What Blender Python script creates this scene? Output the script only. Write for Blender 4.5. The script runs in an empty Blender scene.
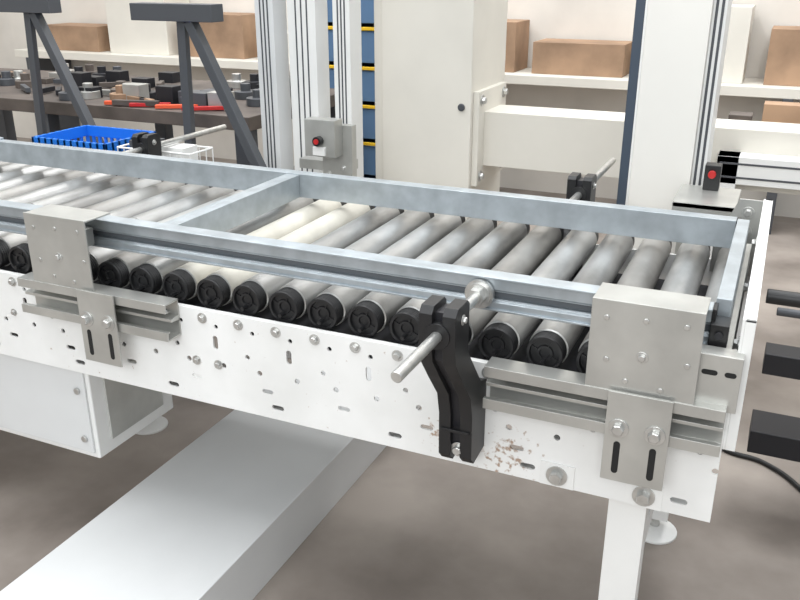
import bpy, bmesh, math, random
from mathutils import Vector, Matrix
random.seed(3)
H=1.29
sc=bpy.context.scene
try:
    sc.view_settings.view_transform='Standard'
    sc.view_settings.look='None'
except Exception as e: print(e)

# ---------- materials ----------
def mat(name,col,rough=.5,metal=0.,var=.0,scale=8.,bump=0.,dark=None,stretch=None,emit=0,lo=.35,hi=.7):
    m=bpy.data.materials.new(name); m.use_nodes=True
    nt=m.node_tree; b=nt.nodes['Principled BSDF']
    b.inputs['Roughness'].default_value=rough; b.inputs['Metallic'].default_value=metal
    c=(*col,1); b.inputs['Base Color'].default_value=c
    if emit:
        b.inputs['Emission Color'].default_value=c; b.inputs['Emission Strength'].default_value=emit
    if var>0 or dark:
        tc=nt.nodes.new('ShaderNodeTexCoord'); mp=nt.nodes.new('ShaderNodeMapping')
        if stretch: mp.inputs['Scale'].default_value=stretch
        n=nt.nodes.new('ShaderNodeTexNoise'); n.inputs['Scale'].default_value=scale; n.inputs['Detail'].default_value=6
        r=nt.nodes.new('ShaderNodeValToRGB')
        d=dark if dark else tuple(x*(1-var) for x in col)
        r.color_ramp.elements[0].color=(*d,1); r.color_ramp.elements[0].position=lo
        r.color_ramp.elements[1].color=c; r.color_ramp.elements[1].position=hi
        oi=nt.nodes.new('ShaderNodeObjectInfo'); va=nt.nodes.new('ShaderNodeVectorMath'); va.operation='ADD'
        ml=nt.nodes.new('ShaderNodeMath'); ml.operation='MULTIPLY'; ml.inputs[1].default_value=37.
        nt.links.new(oi.outputs['Random'],ml.inputs[0])
        nt.links.new(tc.outputs['Object'],mp.inputs[0]); nt.links.new(mp.outputs[0],va.inputs[0]); nt.links.new(ml.outputs[0],va.inputs[1])
        nt.links.new(va.outputs[0],n.inputs['Vector'])
        nt.links.new(n.outputs['Fac'],r.inputs[0]); nt.links.new(r.outputs[0],b.inputs['Base Color'])
        if bump:
            bp=nt.nodes.new('ShaderNodeBump'); bp.inputs['Strength'].default_value=bump; bp.inputs['Distance'].default_value=.002
            nt.links.new(n.outputs['Fac'],bp.inputs['Height']); nt.links.new(bp.outputs[0],b.inputs['Normal'])
    return m
M={}
M['galv']=mat('galvanised_steel',(.49,.54,.575),.36,.55,.24,22,0.05)
M['galv2']=mat('brushed_zinc',(.60,.60,.57),.36,.65,.25,9,0.05)
M['white']=mat('white_paint',(.86,.86,.84),.42,0,.07,6)
M['duct']=mat('duct_grey_white',(.72,.73,.73),.45,0,.08,4)
M['beige']=mat('grey_beige_paint',(.74,.71,.64),.5,0,.08,4)
M['column']=mat('column_cream_paint',(.86,.84,.79),.45,0,.05,4)
M['roller']=mat('roller_zinc',(.50,.50,.49),.36,.6,0,6,0.03,dark=(.22,.215,.205),stretch=(1.6,.6,1.6),lo=.34,hi=.62)
M['roller2']=mat('roller_grey_sleeve',(.40,.39,.37),.40,.4,0,7,0.03,dark=(.19,.18,.165),stretch=(1,.5,1),lo=.34,hi=.62)
M['cream']=mat('roller_cream',(.70,.67,.59),.42,.05,.25,9)
M['black']=mat('black_plastic',(.010,.010,.011),.42)
M['blackm']=mat('black_steel',(.02,.02,.024),.45,.2)
M['dark']=mat('dark_hole',(.01,.01,.01),.8)
M['slot_shade']=mat('rail_slot_shade',(.12,.135,.15),.5,.3)  # dark tone paints the shade inside the rail slot
M['bolt']=mat('zinc_bolt',(.66,.66,.64),.3,.8,.2,60)
M['floor']=mat('concrete',(.41,.36,.32),.65,0,0,2.6,.15,dark=(.20,.17,.148))
M['blue']=mat('blue_plastic',(.01,.17,.66),.45)
M['bluebox']=mat('blue_steel',(.10,.19,.33),.5)
M['yellow']=mat('yellow_plastic',(.8,.5,.02),.5)
M['red']=mat('red_plastic',(.5,.02,.02),.35)
M['orange']=mat('orange_grip',(.75,.10,.03),.5)
M['rust']=mat('brown_board',(.42,.27,.17),.8,0,.4,5)
M['wall']=mat('wall_plaster',(.78,.74,.68),.8,0,.2,2)
M['navy']=mat('navy_strip',(.05,.07,.10),.45)
M['steeld']=mat('dark_painted_steel',(.085,.09,.10),.45,.3)
M['wood']=mat('bench_top',(.13,.105,.09),.6,0,.5,7)
def panel_mat():
    m=bpy.data.materials.new('side_panel_paint'); m.use_nodes=True; nt=m.node_tree; b=nt.nodes['Principled BSDF']
    b.inputs['Roughness'].default_value=.42
    geo=nt.nodes.new('ShaderNodeNewGeometry')
    n=nt.nodes.new('ShaderNodeTexNoise'); n.inputs['Scale'].default_value=95; n.inputs['Detail'].default_value=7
    nt.links.new(geo.outputs['Position'],n.inputs['Vector'])
    prev=None
    for (x,z,r) in ((-.33,.535,.08),(-.45,.545,.045),(-1.08,.64,.02)):
        d=nt.nodes.new('ShaderNodeVectorMath'); d.operation='DISTANCE'; d.inputs[1].default_value=(x,1.17,z)
        nt.links.new(geo.outputs['Position'],d.inputs[0])
        mr=nt.nodes.new('ShaderNodeMapRange'); mr.inputs['From Min'].default_value=0; mr.inputs['From Max'].default_value=r
        mr.inputs['To Min'].default_value=1; mr.inputs['To Max'].default_value=0
        nt.links.new(d.outputs['Value'],mr.inputs['Value'])
        if prev is None: prev=mr.outputs[0]
        else:
            mx=nt.nodes.new('ShaderNodeMath'); mx.operation='MAXIMUM'
            nt.links.new(prev,mx.inputs[0]); nt.links.new(mr.outputs[0],mx.inputs[1]); prev=mx.outputs[0]
    a=nt.nodes.new('ShaderNodeMath'); a.operation='MULTIPLY_ADD'; a.inputs[1].default_value=.24
    nt.links.new(prev,a.inputs[0]); nt.links.new(n.outputs['Fac'],a.inputs[2])
    rp=nt.nodes.new('ShaderNodeValToRGB'); rp.color_ramp.elements[0].position=.69; rp.color_ramp.elements[0].color=(0,0,0,1)
    rp.color_ramp.elements[1].position=.80; rp.color_ramp.elements[1].color=(.85,.85,.85,1)
    nt.links.new(a.outputs[0],rp.inputs[0])
    n2=nt.nodes.new('ShaderNodeTexNoise'); n2.inputs['Scale'].default_value=6; n2.inputs['Detail'].default_value=5
    nt.links.new(geo.outputs['Position'],n2.inputs['Vector'])
    r2=nt.nodes.new('ShaderNodeValToRGB'); r2.color_ramp.elements[0].position=.3; r2.color_ramp.elements[0].color=(.76,.76,.74,1)
    r2.color_ramp.elements[1].position=.6; r2.color_ramp.elements[1].color=(.86,.86,.845,1)
    nt.links.new(n2.outputs['Fac'],r2.inputs[0])
    mx=nt.nodes.new('ShaderNodeMixRGB'); mx.inputs[2].default_value=(.33,.20,.12,1)
    nt.links.new(rp.outputs[0],mx.inputs[0]); nt.links.new(r2.outputs[0],mx.inputs[1]); nt.links.new(mx.outputs[0],b.inputs['Base Color'])
    return m
M['panel']=panel_mat()

# ---------- builder ----------
class MB:
    def __init__(s): s.bm=bmesh.new(); s.m=[]
    def mi(s,m):
        m=M[m]
        if m not in s.m: s.m.append(m)
        return s.m.index(m)
    def faces(s,vs,fs,m,T=None):
        i=s.mi(m); v=[s.bm.verts.new((T@Vector(p)) if T else p) for p in vs]
        for f in fs:
            try:
                F=s.bm.faces.new([v[k] for k in f]); F.material_index=i
            except ValueError: pass
    def box(s,x0,x1,y0,y1,z0,z1,m,T=None):
        x0,x1=sorted((x0,x1));y0,y1=sorted((y0,y1));z0,z1=sorted((z0,z1))
        vs=[(x0,y0,z0),(x1,y0,z0),(x1,y1,z0),(x0,y1,z0),(x0,y0,z1),(x1,y0,z1),(x1,y1,z1),(x0,y1,z1)]
        s.faces(vs,[(0,3,2,1),(4,5,6,7),(0,1,5,4),(1,2,6,5),(2,3,7,6),(3,0,4,7)],m,T)
    def prism(s,poly,ax,a0,a1,m,T=None):
        n=len(poly)
        def P(p,a):
            return {'x':(a,p[0],p[1]),'y':(p[0],a,p[1]),'z':(p[0],p[1],a)}[ax]
        vs=[P(p,a0) for p in poly]+[P(p,a1) for p in poly]
        fs=[tuple(range(n)),tuple(range(2*n-1,n-1,-1))]+[(k,(k+1)%n,n+(k+1)%n,n+k) for k in range(n)]
        s.faces(vs,fs,m,T)
    def lathe(s,prof,p0,d,m,seg=24,a0=0):
        p0=Vector(p0); d=Vector(d).normalized()
        q=Vector((0,0,1)) if abs(d.z)<.9 else Vector((1,0,0))
        e1=d.cross(q).normalized(); e2=d.cross(e1)
        rings=[]
        for pr in prof:
            r,h=pr[0],pr[1]
            if r<1e-6: rings.append([s.bm.verts.new(p0+d*h)])
            else: rings.append([s.bm.verts.new(p0+d*h+(e1*math.cos(a0+2*math.pi*k/seg)+e2*math.sin(a0+2*math.pi*k/seg))*r) for k in range(seg)])
        for j in range(len(rings)-1):
            mm=prof[j+1][2] if len(prof[j+1])>2 else m
            i=s.mi(mm); A,B=rings[j],rings[j+1]
            for k in range(seg):
                k2=(k+1)%seg
                if len(A)==1 and len(B)==1: continue
                if len(A)==1: f=[A[0],B[k],B[k2]]
                elif len(B)==1: f=[A[k],B[0],A[k2]]
                else: f=[A[k],B[k],B[k2],A[k2]]
                s.bm.faces.new(f).material_index=i
    def cyl(s,p0,p1,r,m,seg=20,r2=None):
        p0=Vector(p0);p1=Vector(p1);L=(p1-p0).length
        s.lathe([(0,0),(r,0),(r if r2 is None else r2,L),(0,L)],p0,p1-p0,m,seg)
    def bar(s,p0,p1,w,t,m):
        p0=Vector(p0);p1=Vector(p1);d=p1-p0;L=d.length
        T=Matrix.Translation(p0)@d.to_track_quat('Z','Y').to_matrix().to_4x4()
        s.box(-w/2,w/2,-t/2,t/2,0,L,m,T)
    def bolt(s,p,r=.006,d=(0,-1,0),washer=True,m='bolt'):
        p=Vector(p);d=Vector(d)
        if washer:
            s.lathe([(0,0),(r*1.6,0),(r*1.6,r*.25),(0,r*.25)],p,d,m,20); p=p+d*r*.25
        s.lathe([(0,0),(r,0),(r,r*.75),(r*.85,r*.95),(0,r*.95)],p,d,m,6,a0=random.random())
    def slot(s,cx,cz,y0,y1,w,h,m,seg=6):
        r=min(w,h)/2; pts=[]
        if h>=w:
            for k in range(seg+1): a=math.pi*k/seg; pts.append((cx+r*math.cos(a),cz+(h/2-r)+r*math.sin(a)))
            for k in range(seg+1): a=math.pi+math.pi*k/seg; pts.append((cx+r*math.cos(a),cz-(h/2-r)+r*math.sin(a)))
        else:
            for k in range(seg+1): a=-math.pi/2+math.pi*k/seg; pts.append((cx+(w/2-r)+r*math.cos(a),cz+r*math.sin(a)))
            for k in range(seg+1): a=math.pi/2+math.pi*k/seg; pts.append((cx-(w/2-r)+r*math.cos(a),cz+r*math.sin(a)))
        q=[]
        for p in pts:
            if not q or (abs(p[0]-q[-1][0])+abs(p[1]-q[-1][1]))>1e-6: q.append(p)
        if abs(q[0][0]-q[-1][0])+abs(q[0][1]-q[-1][1])<1e-6: q.pop()
        s.prism(q,'y',y0,y1,m)
    def done(s,name,parent=None,bevel=0,lift=H):
        bm=s.bm
        bmesh.ops.recalc_face_normals(bm,faces=bm.faces)
        for v in bm.verts: v.co.z+=lift
        xs=[v.co for v in bm.verts]
        c=Vector([(min(p[i] for p in xs)+max(p[i] for p in xs))/2 for i in range(3)])
        for v in bm.verts: v.co-=c
        me=bpy.data.meshes.new(name); bm.to_mesh(me); bm.free()
        for m in s.m: me.materials.append(m)
        for p in me.polygons: p.use_smooth=True
        try: me.set_sharp_from_angle(angle=math.radians(35))
        except Exception as e: print('sharp',e)
        o=bpy.data.objects.new(name,me); sc.collection.objects.link(o); o.location=c
        if bevel:
            b=o.modifiers.new('bevel','BEVEL'); b.width=bevel; b.segments=2; b.limit_method='ANGLE'; b.angle_limit=math.radians(40)
            b.harden_normals=True
        if parent:
            o.parent=parent; o.matrix_parent_inverse=parent.matrix_world.inverted()
        return o
def empty(name,loc=(0,0,0)):
    e=bpy.data.objects.new(name,None); sc.collection.objects.link(e); e.location=loc; e.empty_display_size=.1
    bpy.context.view_layer.update(); return e
def curve(name,pts,r,m,parent=None):
    cu=bpy.data.curves.new(name,'CURVE'); cu.dimensions='3D'; cu.bevel_depth=r; cu.bevel_resolution=3
    sp=cu.splines.new('BEZIER'); sp.bezier_points.add(len(pts)-1)
    for b,p in zip(sp.bezier_points,pts):
        b.co=(p[0],p[1],p[2]+H); b.handle_left_type=b.handle_right_type='AUTO'
    cu.materials.append(M[m]); o=bpy.data.objects.new(name,cu); sc.collection.objects.link(o)
    if parent: o.parent=parent; o.matrix_parent_inverse=parent.matrix_world.inverted()
    return o

# ---------- conveyor ----------
conv=empty('roller_conveyor',(-1.3,1.47,0))
YP=1.17; YF=1.87; ZT=-.593; ZB=-.79; XL=-3.0; XR=-.004
rx=[-.043-.08*k for k in range(37)]
p=MB(); p.box(XL,XR,YP,YP+.004,ZB,ZT,'panel'); panel=p.done('side_panel_near',conv)
c=MB()
for k,x in enumerate(rx):
    if k%2==1:
        c.slot(x+.02,-.655,YP-.02,YP+.02,.011,.028,'dark')
        c.slot(x-.03,-.735,YP-.02,YP+.02,.024,.009,'dark')
    else:
        c.slot(x+.01,-.672,YP-.02,YP+.02,.010,.010,'dark')
    c.slot(x+.035,-.70,YP-.02,YP+.02,.011,.011,'dark')
    if k%3==0: c.slot(x-.01,-.765,YP-.02,YP+.02,.026,.010,'dark')
    c.slot(x+.024,-.622,YP-.02,YP+.02,.009,.009,'dark')
cut=c.done('cutter')
bm_=panel.modifiers.new('holes','BOOLEAN'); bm_.object=cut; bm_.operation='DIFFERENCE'; bm_.solver='EXACT'
bpy.context.view_layer.update()
dg=bpy.context.evaluated_depsgraph_get()
nm=bpy.data.meshes.new_from_object(panel.evaluated_get(dg))
panel.modifiers.clear()
for q in nm.polygons: q.use_smooth=False; q.material_index=0
nm.materials.clear(); nm.materials.append(M['panel'])
panel.data=nm
bpy.data.objects.remove(cut)
f=MB()
f.box(XL,XR,YP+.004,YP+.05,ZB,ZB+.004,'white'); f.box(XL,XR,YP+.004,YP+.012,ZT-.004,ZT,'white')
f.box(XL,XR,YF-.004,YF,ZB,ZT,'white'); f.box(XL,XR,YF-.05,YF-.004,ZB,ZB+.004,'white')
for x in (-.25,-.95,-1.75,-2.5): f.box(x-.02,x+.02,YP+.004,YF-.004,ZB+.02,ZB+.07,'white')
f.done('side_frame',conv)
f=MB(); f.box(XL,-.02,YP+.03,YF-.03,-.655,-.645,'blackm'); f.done('roller_gap_shade',conv)  # black sheet added to stand in for shade in the roller gaps
e=MB(); EX=-.004
e.box(EX,EX+.004,YP,YF+.01,-.66,-.452,'white'); e.box(EX+.004,EX+.018,YP,YP+.004,-.66,-.452,'white'); e.box(EX+.004,EX+.018,YF,YF+.01,-.66,-.452,'white')
e.box(EX+.004,EX+.018,YP,YF+.01,-.456,-.452,'white')
for y in (1.24,1.5,1.78):
    e.bolt((EX+.004,y,-.52),.008,(1,0,0)); e.bolt((EX,y,-.52),.008,(-1,0,0))
e.prism([(-.004,-.452),(-.004,-.62),(-.09,-.62),(-.09,-.56),(-.05,-.452)],'y',YF-.008,YF-.004,'galv2')
for x,z in ((-.03,-.48),(-.03,-.52),(-.06,-.56)): e.bolt((x,YF-.008,z),.008)
e.done('end_plate',conv,.0008)
e=MB()
e.box(-.062,.006,1.148,1.151,-.588,-.503,'galv2'); e.box(-.062,.006,1.151,YP+.01,-.506,-.503,'galv2')
e.slot(-.036,-.53,1.1472,1.1485,.022,.008,'dark'); e.slot(-.008,-.53,1.1472,1.1485,.016,.008,'dark')
e.box(-.045,-.02,YP+.02,YP+.06,-.53,-.475,'black'); e.cyl((-.0325,YP+.02,-.49),(-.0325,YP+.016,-.49),.006,'blackm')
e.done('corner_plate',conv,.0006)
# rollers
R=.0325
def roller_mesh(kind):
    b=MB(); L=.655; c0=R-.0022
    pr=[(0,.006),(.008,.006),(.009,.003),(.013,.003),(.014,.006),(.0235,.006),(.0245,0),(c0-.0015,0),(c0,.002)]
    y=.004
    for k in range(4): pr+= [(c0,y),(c0-.0015,y+.0015),(c0-.0015,y+.0025),(c0,y+.004)]; y+=.0050
    pr+=[(c0,y+.001)]
    pr=[(r,h,'black') for r,h in pr]
    tm='cream' if kind==2 else ('roller2' if kind==3 else 'roller')
    pr+=[(c0-.001,y+.002,'dark'),(R,y+.003,'bolt'),(R,y+.010,tm)]
    if kind in(1,3):
        for g in (.24,.262): pr+=[(R,g,tm),(R-.0015,g+.001,'dark'),(R-.0015,g+.003,'dark'),(R,g+.004,tm)]
    pr+=[(R,L-.03,tm),(c0,L-.029,'black'),(c0,L,'black'),(0,L,'black')]
    b.lathe(pr,(0,0,0),(0,1,0),'roller',40)
    for k in range(4):
        a=k*math.pi/2+.4; T=Matrix.Rotation(a,4,'Y')
        b.box(.013,.024,.0035,.008,-.001,.001,'black',T)
    b.cyl((0,-.012,-.012),(0,.01,-.012),.004,'black',6)
    b.cyl((0,L,0),(0,L+.012,0),.0058,'bolt',6)
    o=b.done('tmp',lift=0); me=o.data; off=o.location.copy(); bpy.data.objects.remove(o); return me,off
rm=[roller_mesh(k) for k in range(4)]
for k,x in enumerate(rx):
    kind=[0,0,3,0,0,3,0,0,0,1,0][k] if k<11 else 0
    if k in (11,12): kind=2
    if k>13: kind=[1,0,3,0][k%4]
    me,off=rm[kind]
    o=bpy.data.objects.new('roller_%d'%(k+1),me); sc.collection.objects.link(o)
    o.location=Vector((x,1.190,-.568+H))+off
    o.parent=conv; o.matrix_parent_inverse=conv.matrix_world.inverted()
b=MB()
for k,x in enumerate(rx): b.bolt((x-.005,YP,-.609),.0065)
for x in (-.243,-.105):
    b.bolt((x,YP-.003,-.768),.011); b.box(x-.028,x+.028,YP-.003,YP,-.789,-.747,'white')
for x in (-.95,-.9): b.bolt((x,YP,-.7),.006)
for k in range(4): b.bolt((-1.42-.1*k,YP,-.68),.005)
b.done('frame_bolts',conv)
l=MB()
for x,y in ((-.13,1.215),(-.13,1.82),(-2.6,1.215),(-1.6,1.72),(-2.6,1.82)):
    l.box(x-.03,x+.03,y-.025,y+.025,-1.24,ZB,'white'); l.cyl((x,y,-1.27),(x,y,-1.24),.012,'bolt')
    l.lathe([(0,0),(.055,0),(.055,.006),(.02,.02),(0,.02)],(x,y,-1.29),(0,0,1),'white',28)
l.box(-.15,-.11,1.24,1.795,-1.0,-.95,'white'); l.box(-2.62,-2.58,1.24,1.795,-1.0,-.95,'white')
l.done('support_legs',conv,.001)

# ---------- guide rails ----------
def rail_profile(yo,yi,z0,z1):
    s=1 if yi>yo else -1; zm=(z0+z1)/2-.004; g=.006
    return [(yi,z0),(yi,z1),(yo,z1),(yo,zm+g+.005),(yo+s*.004,zm+g+.002),(yo+s*.004,zm+g),(yo+s*.018,zm+g),(yo+s*.018,zm-g),(yo+s*.004,zm-g),(yo+s*.004,zm-g-.002),(yo,zm-g-.005),(yo,z0)]
Z0r,Z1r=-.515,-.458; zm=(Z0r+Z1r)/2-.004
g=MB(); g.prism(rail_profile(1.208,1.238,Z0r,Z1r),'x',-2.6,-.046,'galv')
g.box(-2.6,-.046,1.2175,1.2255,zm-.0058,zm+.0058,'slot_shade')  # dark strip laid in the slot as its shade
g.box(-2.6,-.046,1.2035,1.208,Z1r-.0035,Z1r,'galv'); g.box(-2.6,-.046,1.2035,1.208,Z0r,Z0r+.0035,'galv')
g.box(-.046,-.04,1.206,1.238,Z0r,Z1r,'black'); g.done('guide_rail',None,.0008)
g=MB(); g.prism(rail_profile(1.735,1.703,Z0r,Z1r),'x',-2.02,-.046,'galv'); g.box(-.046,-.038,1.703,1.735,Z0r,Z1r,'black')
vs=[(-2.02,1.703),(-2.12,1.708),(-2.22,1.725),(-2.32,1.76),(-2.40,1.81),(-2.39,1.83),(-2.30,1.785),(-2.21,1.755),(-2.12,1.738),(-2.02,1.735)]
g.prism(vs,'z',Z0r,Z1r+.006,'galv'); g.done('guide_rail',None,.001)
g=MB()
g.box(-1.045,-1.025,1.2385,1.7025,Z0r,Z1r-.002,'galv'); g.box(-1.06,-1.045,1.2385,1.7025,Z1r-.006,Z1r-.002,'galv')
g.done('guide_crossbar',None,.001)
g=MB()
g.box(-.044,-.022,1.240,1.70,Z0r,Z1r+.006,'galv'); g.box(-.022,-.012,1.175,1.74,Z0r,Z0r+.004,'galv2')
g.done('guide_crossbar',None,.001)

# ---------- mounting strips ----------
def strip(x0,x1,parent):
    s=MB(); a=1.130; bk=1.1695; z0,z1=-.652,-.578; t=.003
    poly=[(bk,z0),(bk,z1),(a,z1),(a,z1-.018),(a+.008,z1-.018),(a+.008,z1-.015),(a+t,z1-.015),(a+t,z1-t),(bk-t,z1-t),(bk-t,z0+t),(a+t,z0+t),(a+t,z0+.015),(a+.008,z0+.015),(a+.008,z0+.018),(a,z0+.018),(a,z0)]
    s.prism(poly,'x',x0,x1,'galv2')
    s.prism([(bk-t,-.620),(a+.014,-.618),(a+.014,-.612),(bk-t,-.610)],'x',x0,x1,'galv2')
    return s.done('strut_channel',parent,.0006)
def bracket(x0,x1,lx0,lx1):
    em=empty('rail_mounting_bracket',((x0+x1)/2,1.14,-.5+H))
    s=MB()
    s.box(x0,x1,1.132,1.1355,-.585,-.438,'galv2')
    s.box(x0,x1,1.1355,1.203,-.4425,-.439,'galv2')
    cx=(x0+x1)/2
    for dx,dz in ((-.055,-.465),(.0,-.462),(.055,-.462),(-.05,-.53),(.062,-.52),(-.02,-.56),(.03,-.565)):
        s.lathe([(0,0),(.0045,0),(.004,.0018),(0,.0022)],(cx+dx,1.132,dz),(0,-1,0),'bolt',14)
    s.bolt((cx,1.132,-.518),.0055)
    s.box(x0+.05,x1-.05,1.1355,1.203,-.51,-.475,'galv2')
    s.done('upper_plate',em,.0008)
    s=MB()
    s.box(lx0,lx1,1.122,1.1255,-.724,-.575,'galv2')
    lc=(lx0+lx1)/2
    for d in (-.026,.026):
        s.slot(lc+d,-.683,1.1212,1.1225,.010,.055,'dark')
        s.bolt((lc+d,1.122,-.633),.0095)
    s.done('slotted_plate',em,.0008)
    strip(x0-.045 if x0<-1 else -.362, x1+.17 if x0<-1 else -.006, em)
bracket(-.205,-.05,-.168,-.076)
bracket(-1.302,-1.15,-1.185,-1.095)

# ---------- clamps ----------
def clamp(x,side,rod0,rod1,yp,name='rail_clamp'):
    def Y(d): return yp-side*d
    em=empty(name,(x,Y(.1),-.5+H))
    s=MB()
    prof=[(.0,-.745),(.052,-.750),(.066,-.735),(.068,-.66),(.078,-.62),(.115,-.575),(.150,-.53),(.155,-.50),(.155,-.455),(.145,-.445),(.105,-.445),(.097,-.452),(.097,-.53),(.060,-.575),(.030,-.61),(.0,-.62)]
    poly=[(Y(d),z) for d,z in prof]
    s.prism(poly,'x',x-.028,x-.008,'black'); s.prism(poly,'x',x+.008,x+.028,'black')
    pin=[(Y(d),z) for d,z in [(.002,-.742),(.046,-.742),(.056,-.73),(.058,-.66),(.07,-.615),(.142,-.53),(.142,-.455),(.107,-.455),(.105,-.53),(.03,-.62),(.002,-.63)]]
    s.prism(pin,'x',x-.009,x+.009,'blackm')
    s.cyl((x,Y(.157),-.487),(x,Y(.095),-.487),.020,'black',24)
    s.bolt((x+.003,Y(.058),-.725),.008,(0,-side,0))
    s.bolt((x+.028,Y(.125),-.468),.005,(1,0,0))
    s.box(x-.024,x+.024,Y(.062),Y(.070),-.69,-.685,'black')
    s.done('clamp_body',em,.0025)
    r=MB(); r.lathe([(0,0),(.007,0),(.0085,.002),(.0085,abs(rod1-rod0)-.002),(.007,abs(rod1-rod0)),(0,abs(rod1-rod0))],(x,rod0,-.487),(0,1 if rod1>rod0 else -1,0),'bolt',24)
    d=1 if rod1>rod0 else -1
    r.cyl((x,rod1-.016*d,-.487),(x,rod1-.010*d,-.487),.020,'bolt',24)
    r.cyl((x,rod1-.030*d,-.487),(x,rod1-.016*d,-.487),.015,'bolt',6)
    r.cyl((x,rod1-.010*d,-.487),(x,rod1-.002*d,-.487),.024,'bolt',24)
    r.done('clamp_rod',em)
clamp(-.397,1,.875,1.206,YP)
clamp(-.395,-1,2.30,1.736,1.79)
clamp(-1.66,-1,2.30,1.736,1.79)

# ---------- under conveyor ----------
cab=empty('control_cabinet',(-1.7,1.34,-.9+H))
s=MB(); s.box(-2.2,-1.28,1.21,1.47,-1.03,-.80,'white'); s.done('cabinet_body',cab,.004)
s=MB(); s.box(-2.19,-1.29,1.204,1.21,-1.015,-.81,'duct'); s.cyl((-1.31,1.204,-.86),(-1.31,1.198,-.86),.008,'bolt'); s.cyl((-1.31,1.204,-.98),(-1.31,1.198,-.98),.008,'bolt')
s.box(-1.281,-1.276,1.25,1.43,-1.0,-.84,'galv2'); s.done('cabinet_cover',cab,.002)
s=MB(); s.box(-1.27,-.895,.25,2.3,-1.29,-1.15,'duct'); s.box(-1.272,-.893,2.0,2.004,-1.29,-1.148,'duct'); s.done('floor_cable_duct',None,.003)

# ---------- right low machine ----------
em=empty('dark_machine_base',(.3,1.9,-.9+H))
s=MB()
s.box(.05,1.2,1.88,1.95,-.85,-.80,'blackm'); s.box(.05,1.2,1.98,2.10,-1.11,-1.05,'blackm')
s.cyl((.026,1.5,-.53),(.9,1.5,-.53),.013,'black'); s.cyl((.05,1.62,-.60),(.9,1.62,-.60),.008,'steeld')
s.box(.6,.66,1.45,2.1,-1.29,-.5,'blackm'); s.box(.25,.3,2.0,2.1,-1.29,-1.1,'blackm')
s.done('base_frame',em,.002)
curve('floor_cable',[(-.35,2.5,-1.283),(-.1,2.4,-1.283),(.002,2.275,-1.283),(.1,2.25,-1.283),(.2,2.15,-1.283),(.3,1.9,-1.283),(.6,1.7,-1.283)],.007,'black')

# ---------- background ----------
em=empty('gantry_column',(-.25,2.2,0))
x0,x1=-.3225,-.178
s=MB()
s.box(x0,x1,2.15,2.31,-1.28,1.2,'column'); s.box(x0-.030,x0-.006,2.16,2.30,-1.28,1.2,'navy'); s.box(x0-.006,x0,2.152,2.3,-1.28,1.2,'white')
s.box(x1,x1+.032,2.17,2.30,-1.28,1.2,'white')
for d in (.006,.019): s.box(x1+d,x1+d+.006,2.167,2.171,-1.28,1.2,'steeld')
s.box(x0-.08,x1+.04,2.14,2.38,-1.29,-1.28,'beige')
s.done('column_post',em,.002)
x0,x1=-1.257,-.912
em=empty('machine_housing',(x0,2.7,0))
s=MB(); s.box(x0,x1,2.6,2.95,-1.29,.4,'beige'); s.box(x0+.03,x1,2.594,2.6,-1.2,.35,'beige')
for z in (-.42,-.9): s.cyl((x1-.03,2.594,z),(x1-.03,2.585,z),.012,'steeld')
s.done('housing_body',em,.004)
za,zb=-.623,-.443
s=MB(); s.box(x1,1.2,2.68,2.85,za,zb,'beige'); s.box(x1,x1+.02,2.62,2.91,za-.06,zb+.07,'beige')
for y in (2.65,2.88):
    for z in (za-.03,zb+.04): s.bolt((x1+.02,y,z),.012,(1,0,0))
s.done('cross_beam',em,.006)
x0,x1=-1.517,-1.19
em=empty('aluminium_profile_posts',(x0,2.3,0))
s=MB(); w=x1-x0
for k,(a,b_) in enumerate(((0,.20),(.26,.56),(.66,.84))):
    s.box(x0+w*a,x0+w*b_,2.3+.05*k,2.38+.05*k,-1.29,.6,'white' if k!=0 else 'duct')
    for d in (.3,.5,.7):
        xx=x0+w*(a+(b_-a)*d); s.box(xx-.0025,xx+.0025,2.298+.05*k,2.301+.05*k,-1.29,.6,'steeld')
s.box(x0,x1-.05,2.38,2.40,-1.29,-1.25,'duct')
s.done('posts',em,.002)
q=(-1.27,-1.14,-.58,-.412)
em=empty('light_sensor',(q[0],2.2,0))
s=MB(); s.box(q[0]+.03,q[1],2.2,2.23,q[2]-.03,q[3]-.02,'galv2'); s.box(q[0],q[1]-.03,2.15,2.2,q[2]+.06,q[3],'galv2')
s.cyl((q[0]+.05,2.152,q[3]-.06),(q[0]+.05,2.13,q[3]-.06),.014,'black'); s.cyl((q[0]+.05,2.13,q[3]-.06),(q[0]+.05,2.126,q[3]-.06),.008,'red')
s.box(q[0]+.03,q[0]+.07,2.142,2.15,q[2]+.065,q[2]+.09,'white')
s.bolt((q[1]-.03,2.2,q[2]+.02),.006); s.bolt((q[0]+.05,2.2,q[2]+.0),.006)
s.box(q[0]-.07,q[1]-.03,2.23,2.298,q[2],q[2]+.03,'galv2'); s.done('sensor_bracket',em,.003)
q=(-.143,-.107,-.495,-.435)
em=empty('light_sensor',(q[0],2.1,0))
s=MB(); s.box(q[0]+.0,q[1],2.09,2.13,q[2],q[3],'black'); s.cyl((q[0]+.018,2.09,q[3]-.02),(q[0]+.018,2.078,q[3]-.02),.009,'red')
s.box(q[0]-.05,q[1]+.05,1.95,2.135,q[2]-.012,q[2],'galv2'); s.box(q[0]-.05,q[1]+.05,1.95,1.953,q[2]-.05,q[2],'galv2'); s.box(q[0]-.045,q[0]-.03,2.10,2.135,-1.29,q[2]-.012,'galv2'); s.done('sensor_body',em,.002)
em=empty('rear_conveyor_frame',(.5,2.8,0))
s=MB(); s.box(-.211,1.5,2.9,3.0,-.5385,-.47,'beige'); s.box(-.148,1.5,2.6,2.68,-.59,-.51,'white'); s.box(-.211,1.5,2.7,2.9,-.58,-.54,'rust')
for z in (-.53,-.57): s.box(-.14,1.5,2.598,2.6,z-.003,z+.003,'steeld')
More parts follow.
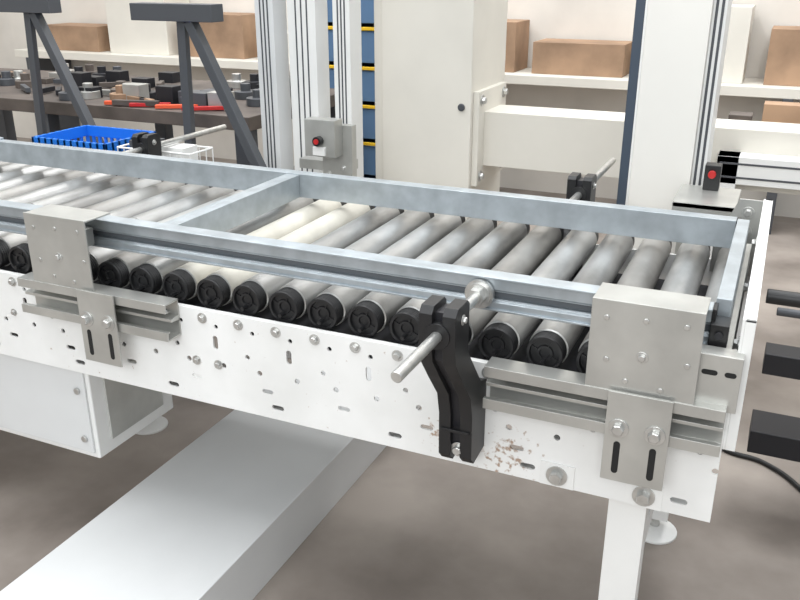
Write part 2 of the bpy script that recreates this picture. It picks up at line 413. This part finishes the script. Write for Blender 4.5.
s.box(.5,.56,2.6,3.0,-1.29,-.59,'white'); s.box(-.148,-.088,2.6,2.68,-1.29,-.51,'white')
s.cyl((.12,2.75,-.49),(.32,3.1,-.40),.02,'bolt'); s.box(-.05,.12,2.92,3.0,-.47,-.40,'rust'); s.box(.2,.5,2.92,3.0,-.47,-.42,'steeld'); s.box(-.15,-.08,2.92,3.0,-.47,-.44,'wood')
s.done('frame_beams',em,.003)
em=empty('storage_rack',(-1.6,3.5,0))
s=MB(); x0,x1=-1.98,-1.42
for k in range(8):
    z=-1.25+k*.17; s.box(x0,x1,3.5,3.8,z,z+.135,'bluebox'); s.box(x0,x1,3.49,3.5,z+.14,z+.155,'yellow'); s.box(x1-.2,x1-.1,3.49,3.5,z+.03,z+.08,'white')
for a in (x0-.02,x1): s.box(a,a+.02,3.5,3.83,-1.29,.2,'steeld')
s.box(x0-.02,x1+.02,3.81,3.83,-1.29,.2,'steeld')
s.done('rack_and_boxes',em,.003)
em=empty('work_bench',(-2.6,2.8,0))
s=MB(); s.box(-3.8,-1.70,2.50,3.3,-.54,-.49,'wood'); s.box(-3.8,-1.70,2.50,3.3,-1.0,-.97,'wood')
for x in (-3.75,-2.7,-1.75):
    for y in (2.55,3.25): s.box(x-.03,x+.03,y-.03,y+.03,-1.29,-.54,'steeld')
s.done('bench_frame',em,.003)
s=MB()
for k in range(70):
    x=random.uniform(-3.6,-1.82);y=random.uniform(2.55,3.2); c_=random.choice(['blackm','steeld','bolt','rust','blackm','galv2','wood','steeld'])
    if k%3==0: s.lathe([(0,0),(.045,0),(.045,.03),(.02,.03),(.02,.06),(0,.06)],(x,y,-.49),(0,0,1),c_,20)
    elif k%3==1: s.bar((x,y,-.475),(x+random.uniform(-.2,.2),y+random.uniform(-.1,.1),-.475),.02,.02,c_)
    else: s.box(x,x+.08,y,y+.06,-.49,-.49+random.uniform(.02,.07),c_)
for k in range(4):
    s.bar((-2.36+.12*k,2.515,-.480),(-2.22+.12*k,2.57+.01*k,-.480),.018,.014,'orange' if k%2==0 else 'red')
s.done('bench_tools',em,.002)
def trestle(pt,pb,x2,y):
    s=MB(); s.bar((pt,y,-.15),(pb,y,-1.285),.035,.03,'steeld'); s.bar((pt-.03,y,-.15),(x2,y,-1.285),.022,.03,'steeld'); s.box(pt-.2,pt+.1,y-.03,y+.03,-.15,-.10,'steeld')
    s.box(x2,pb,y-.012,y+.012,-1.0,-.97,'steeld')
    return s.done('steel_trestle',None,.002)
trestle(-1.654,-1.084,-1.72,2.16)
trestle(-2.486,-1.944,-2.58,2.36)
em=empty('blue_crate',(-2.0,2.05,0))
s=MB(); X0,X1,Y0,Y1,z0,z1=-2.16,-1.86,1.96,2.2,-.64,-.50
s.box(X0,X1,Y0,Y1,z0,z0+.01,'blue')
for (a_,b_,c_,d_) in ((X0,X1,Y0,Y0+.01),(X0,X1,Y1-.01,Y1),(X0,X0+.01,Y0,Y1),(X1-.01,X1,Y0,Y1)):
    s.box(a_,b_,c_,d_,z0,z0+.05,'blue'); s.box(a_,b_,c_,d_,z1-.035,z1,'blue')
for k in range(12):
    x=X0+.005+k*(X1-X0-.01)/11; s.box(x-.005,x+.005,Y0,Y0+.008,z0,z1,'blue'); s.box(x-.005,x+.005,Y1-.008,Y1,z0,z1,'blue')
for k in range(9):
    y=Y0+.005+k*(Y1-Y0-.01)/8; s.box(X0,X0+.008,y-.005,y+.005,z0,z1,'blue'); s.box(X1-.008,X1,y-.005,y+.005,z0,z1,'blue')
s.done('crate_body',em,.001)
s=MB(); X0,X1,Y0,Y1,z0,z1=-1.83,-1.56,1.98,2.09,-.64,-.51
for z in (z0+.002,z0+.05,z1):
    for a,b2 in (((X0,Y0,z),(X1,Y0,z)),((X1,Y0,z),(X1,Y1,z)),((X1,Y1,z),(X0,Y1,z)),((X0,Y1,z),(X0,Y0,z))): s.cyl(a,b2,.003,'white',8)
for k in range(12):
    x=X0+k*(X1-X0)/11
    s.cyl((x,Y0,z0),(x,Y0,z1),.002,'white',6); s.cyl((x,Y1,z0),(x,Y1,z1),.002,'white',6); s.cyl((x,Y0,z0),(x,Y1,z0),.002,'white',6)
s.box(-1.8,-1.72,2.0,2.07,z0+.003,z0+.15,'steeld'); s.box(-1.70,-1.6,2.0,2.07,z0+.003,z0+.14,'white')
s.done('wire_basket')
s=MB(); s.box(-2.2,-1.845,1.94,2.22,-.67,-.64,'wood'); s.box(-1.845,-1.54,1.94,2.10,-.67,-.64,'wood')
for x,y in ((-2.18,1.96),(-2.18,2.20),(-1.86,2.20),(-1.56,1.96),(-1.56,2.08)):
    s.box(x-.015,x+.015,y-.015,y+.015,-1.29,-.67,'steeld')
s.done('low_stand',None,.002)
# ---------- room ----------
s=MB(); s.box(-8,6,-4,7,-1.34,-1.29,'floor'); s.done('floor')
s=MB(); s.box(-8,6,5.0,5.1,-1.29,2.6,'wall'); s.done('wall_back')
s=MB(); s.box(-6.1,-6,-4,5,-1.29,2.6,'wall'); s.done('wall_left')
s=MB()
for k in range(13):
    x=-4.9+k*.6; s.box(x,x+.50,4.7,4.97,-.55,-.38+.10*((k*5)%3),['rust','beige','rust','beige','wall','rust'][k%6])
s.box(-5.1,3,4.6,4.98,-.6,-.55,'beige')
for x in (-5.0,-2,0,2.9): s.box(x,x+.05,4.6,4.98,-1.29,-.6,'steeld')
s.done('wall_shelf_with_boxes',None,.003)

# ---------- lights ----------
w=bpy.data.worlds.new('World'); sc.world=w; w.use_nodes=True; nt=w.node_tree
bg=nt.nodes['Background']; tc=nt.nodes.new('ShaderNodeTexCoord'); sp=nt.nodes.new('ShaderNodeSeparateXYZ'); rp=nt.nodes.new('ShaderNodeValToRGB')
nt.links.new(tc.outputs['Generated'],sp.inputs[0]); nt.links.new(sp.outputs['Z'],rp.inputs[0]); nt.links.new(rp.outputs[0],bg.inputs[0])
rp.color_ramp.elements[0].position=0; rp.color_ramp.elements[0].color=(.34,.36,.38,1)
rp.color_ramp.elements[1].position=.75; rp.color_ramp.elements[1].color=(.93,.97,1,1)
bg.inputs[1].default_value=1.1
def area(name,loc,tgt,size,power,col=(1,1,1)):
    L=bpy.data.lights.new(name,'AREA'); L.shape='RECTANGLE'; L.size=size[0]; L.size_y=size[1]; L.energy=power; L.color=col
    o=bpy.data.objects.new(name,L); sc.collection.objects.link(o); o.location=loc
    o.rotation_euler=(Vector(tgt)-Vector(loc)).to_track_quat('-Z','Y').to_euler(); return o
for k,(x,pw) in enumerate(((-3.4,60),(-1.5,60),(.5,60))):
    area('highlight_strip.%03d'%k,(x,1.6,3.9),(x,1.61,0),(.45,4.0),pw,(.98,.99,1))  # unseen strip lights added to draw highlight lines on the rollers
area('camera_side_fill',(-.2,-2.6,2.6),(-.8,1.5,.6),(3.0,1.8),85,(.97,.99,1))  # area fill from behind the camera, no door is built there
area('rear_lamp',(-1.5,3.8,3.6),(-1.5,4.6,.6),(5.0,.6),90)
# ---------- camera ----------
cd=bpy.data.cameras.new('camera'); cam=bpy.data.objects.new('camera',cd); sc.collection.objects.link(cam)
cam.location=(0,0,H); cam.rotation_euler=(math.radians(90-21.6),0,math.radians(24.1)); cd.sensor_width=36; cd.lens=36*840/800; cd.clip_start=.02
sc.camera=cam
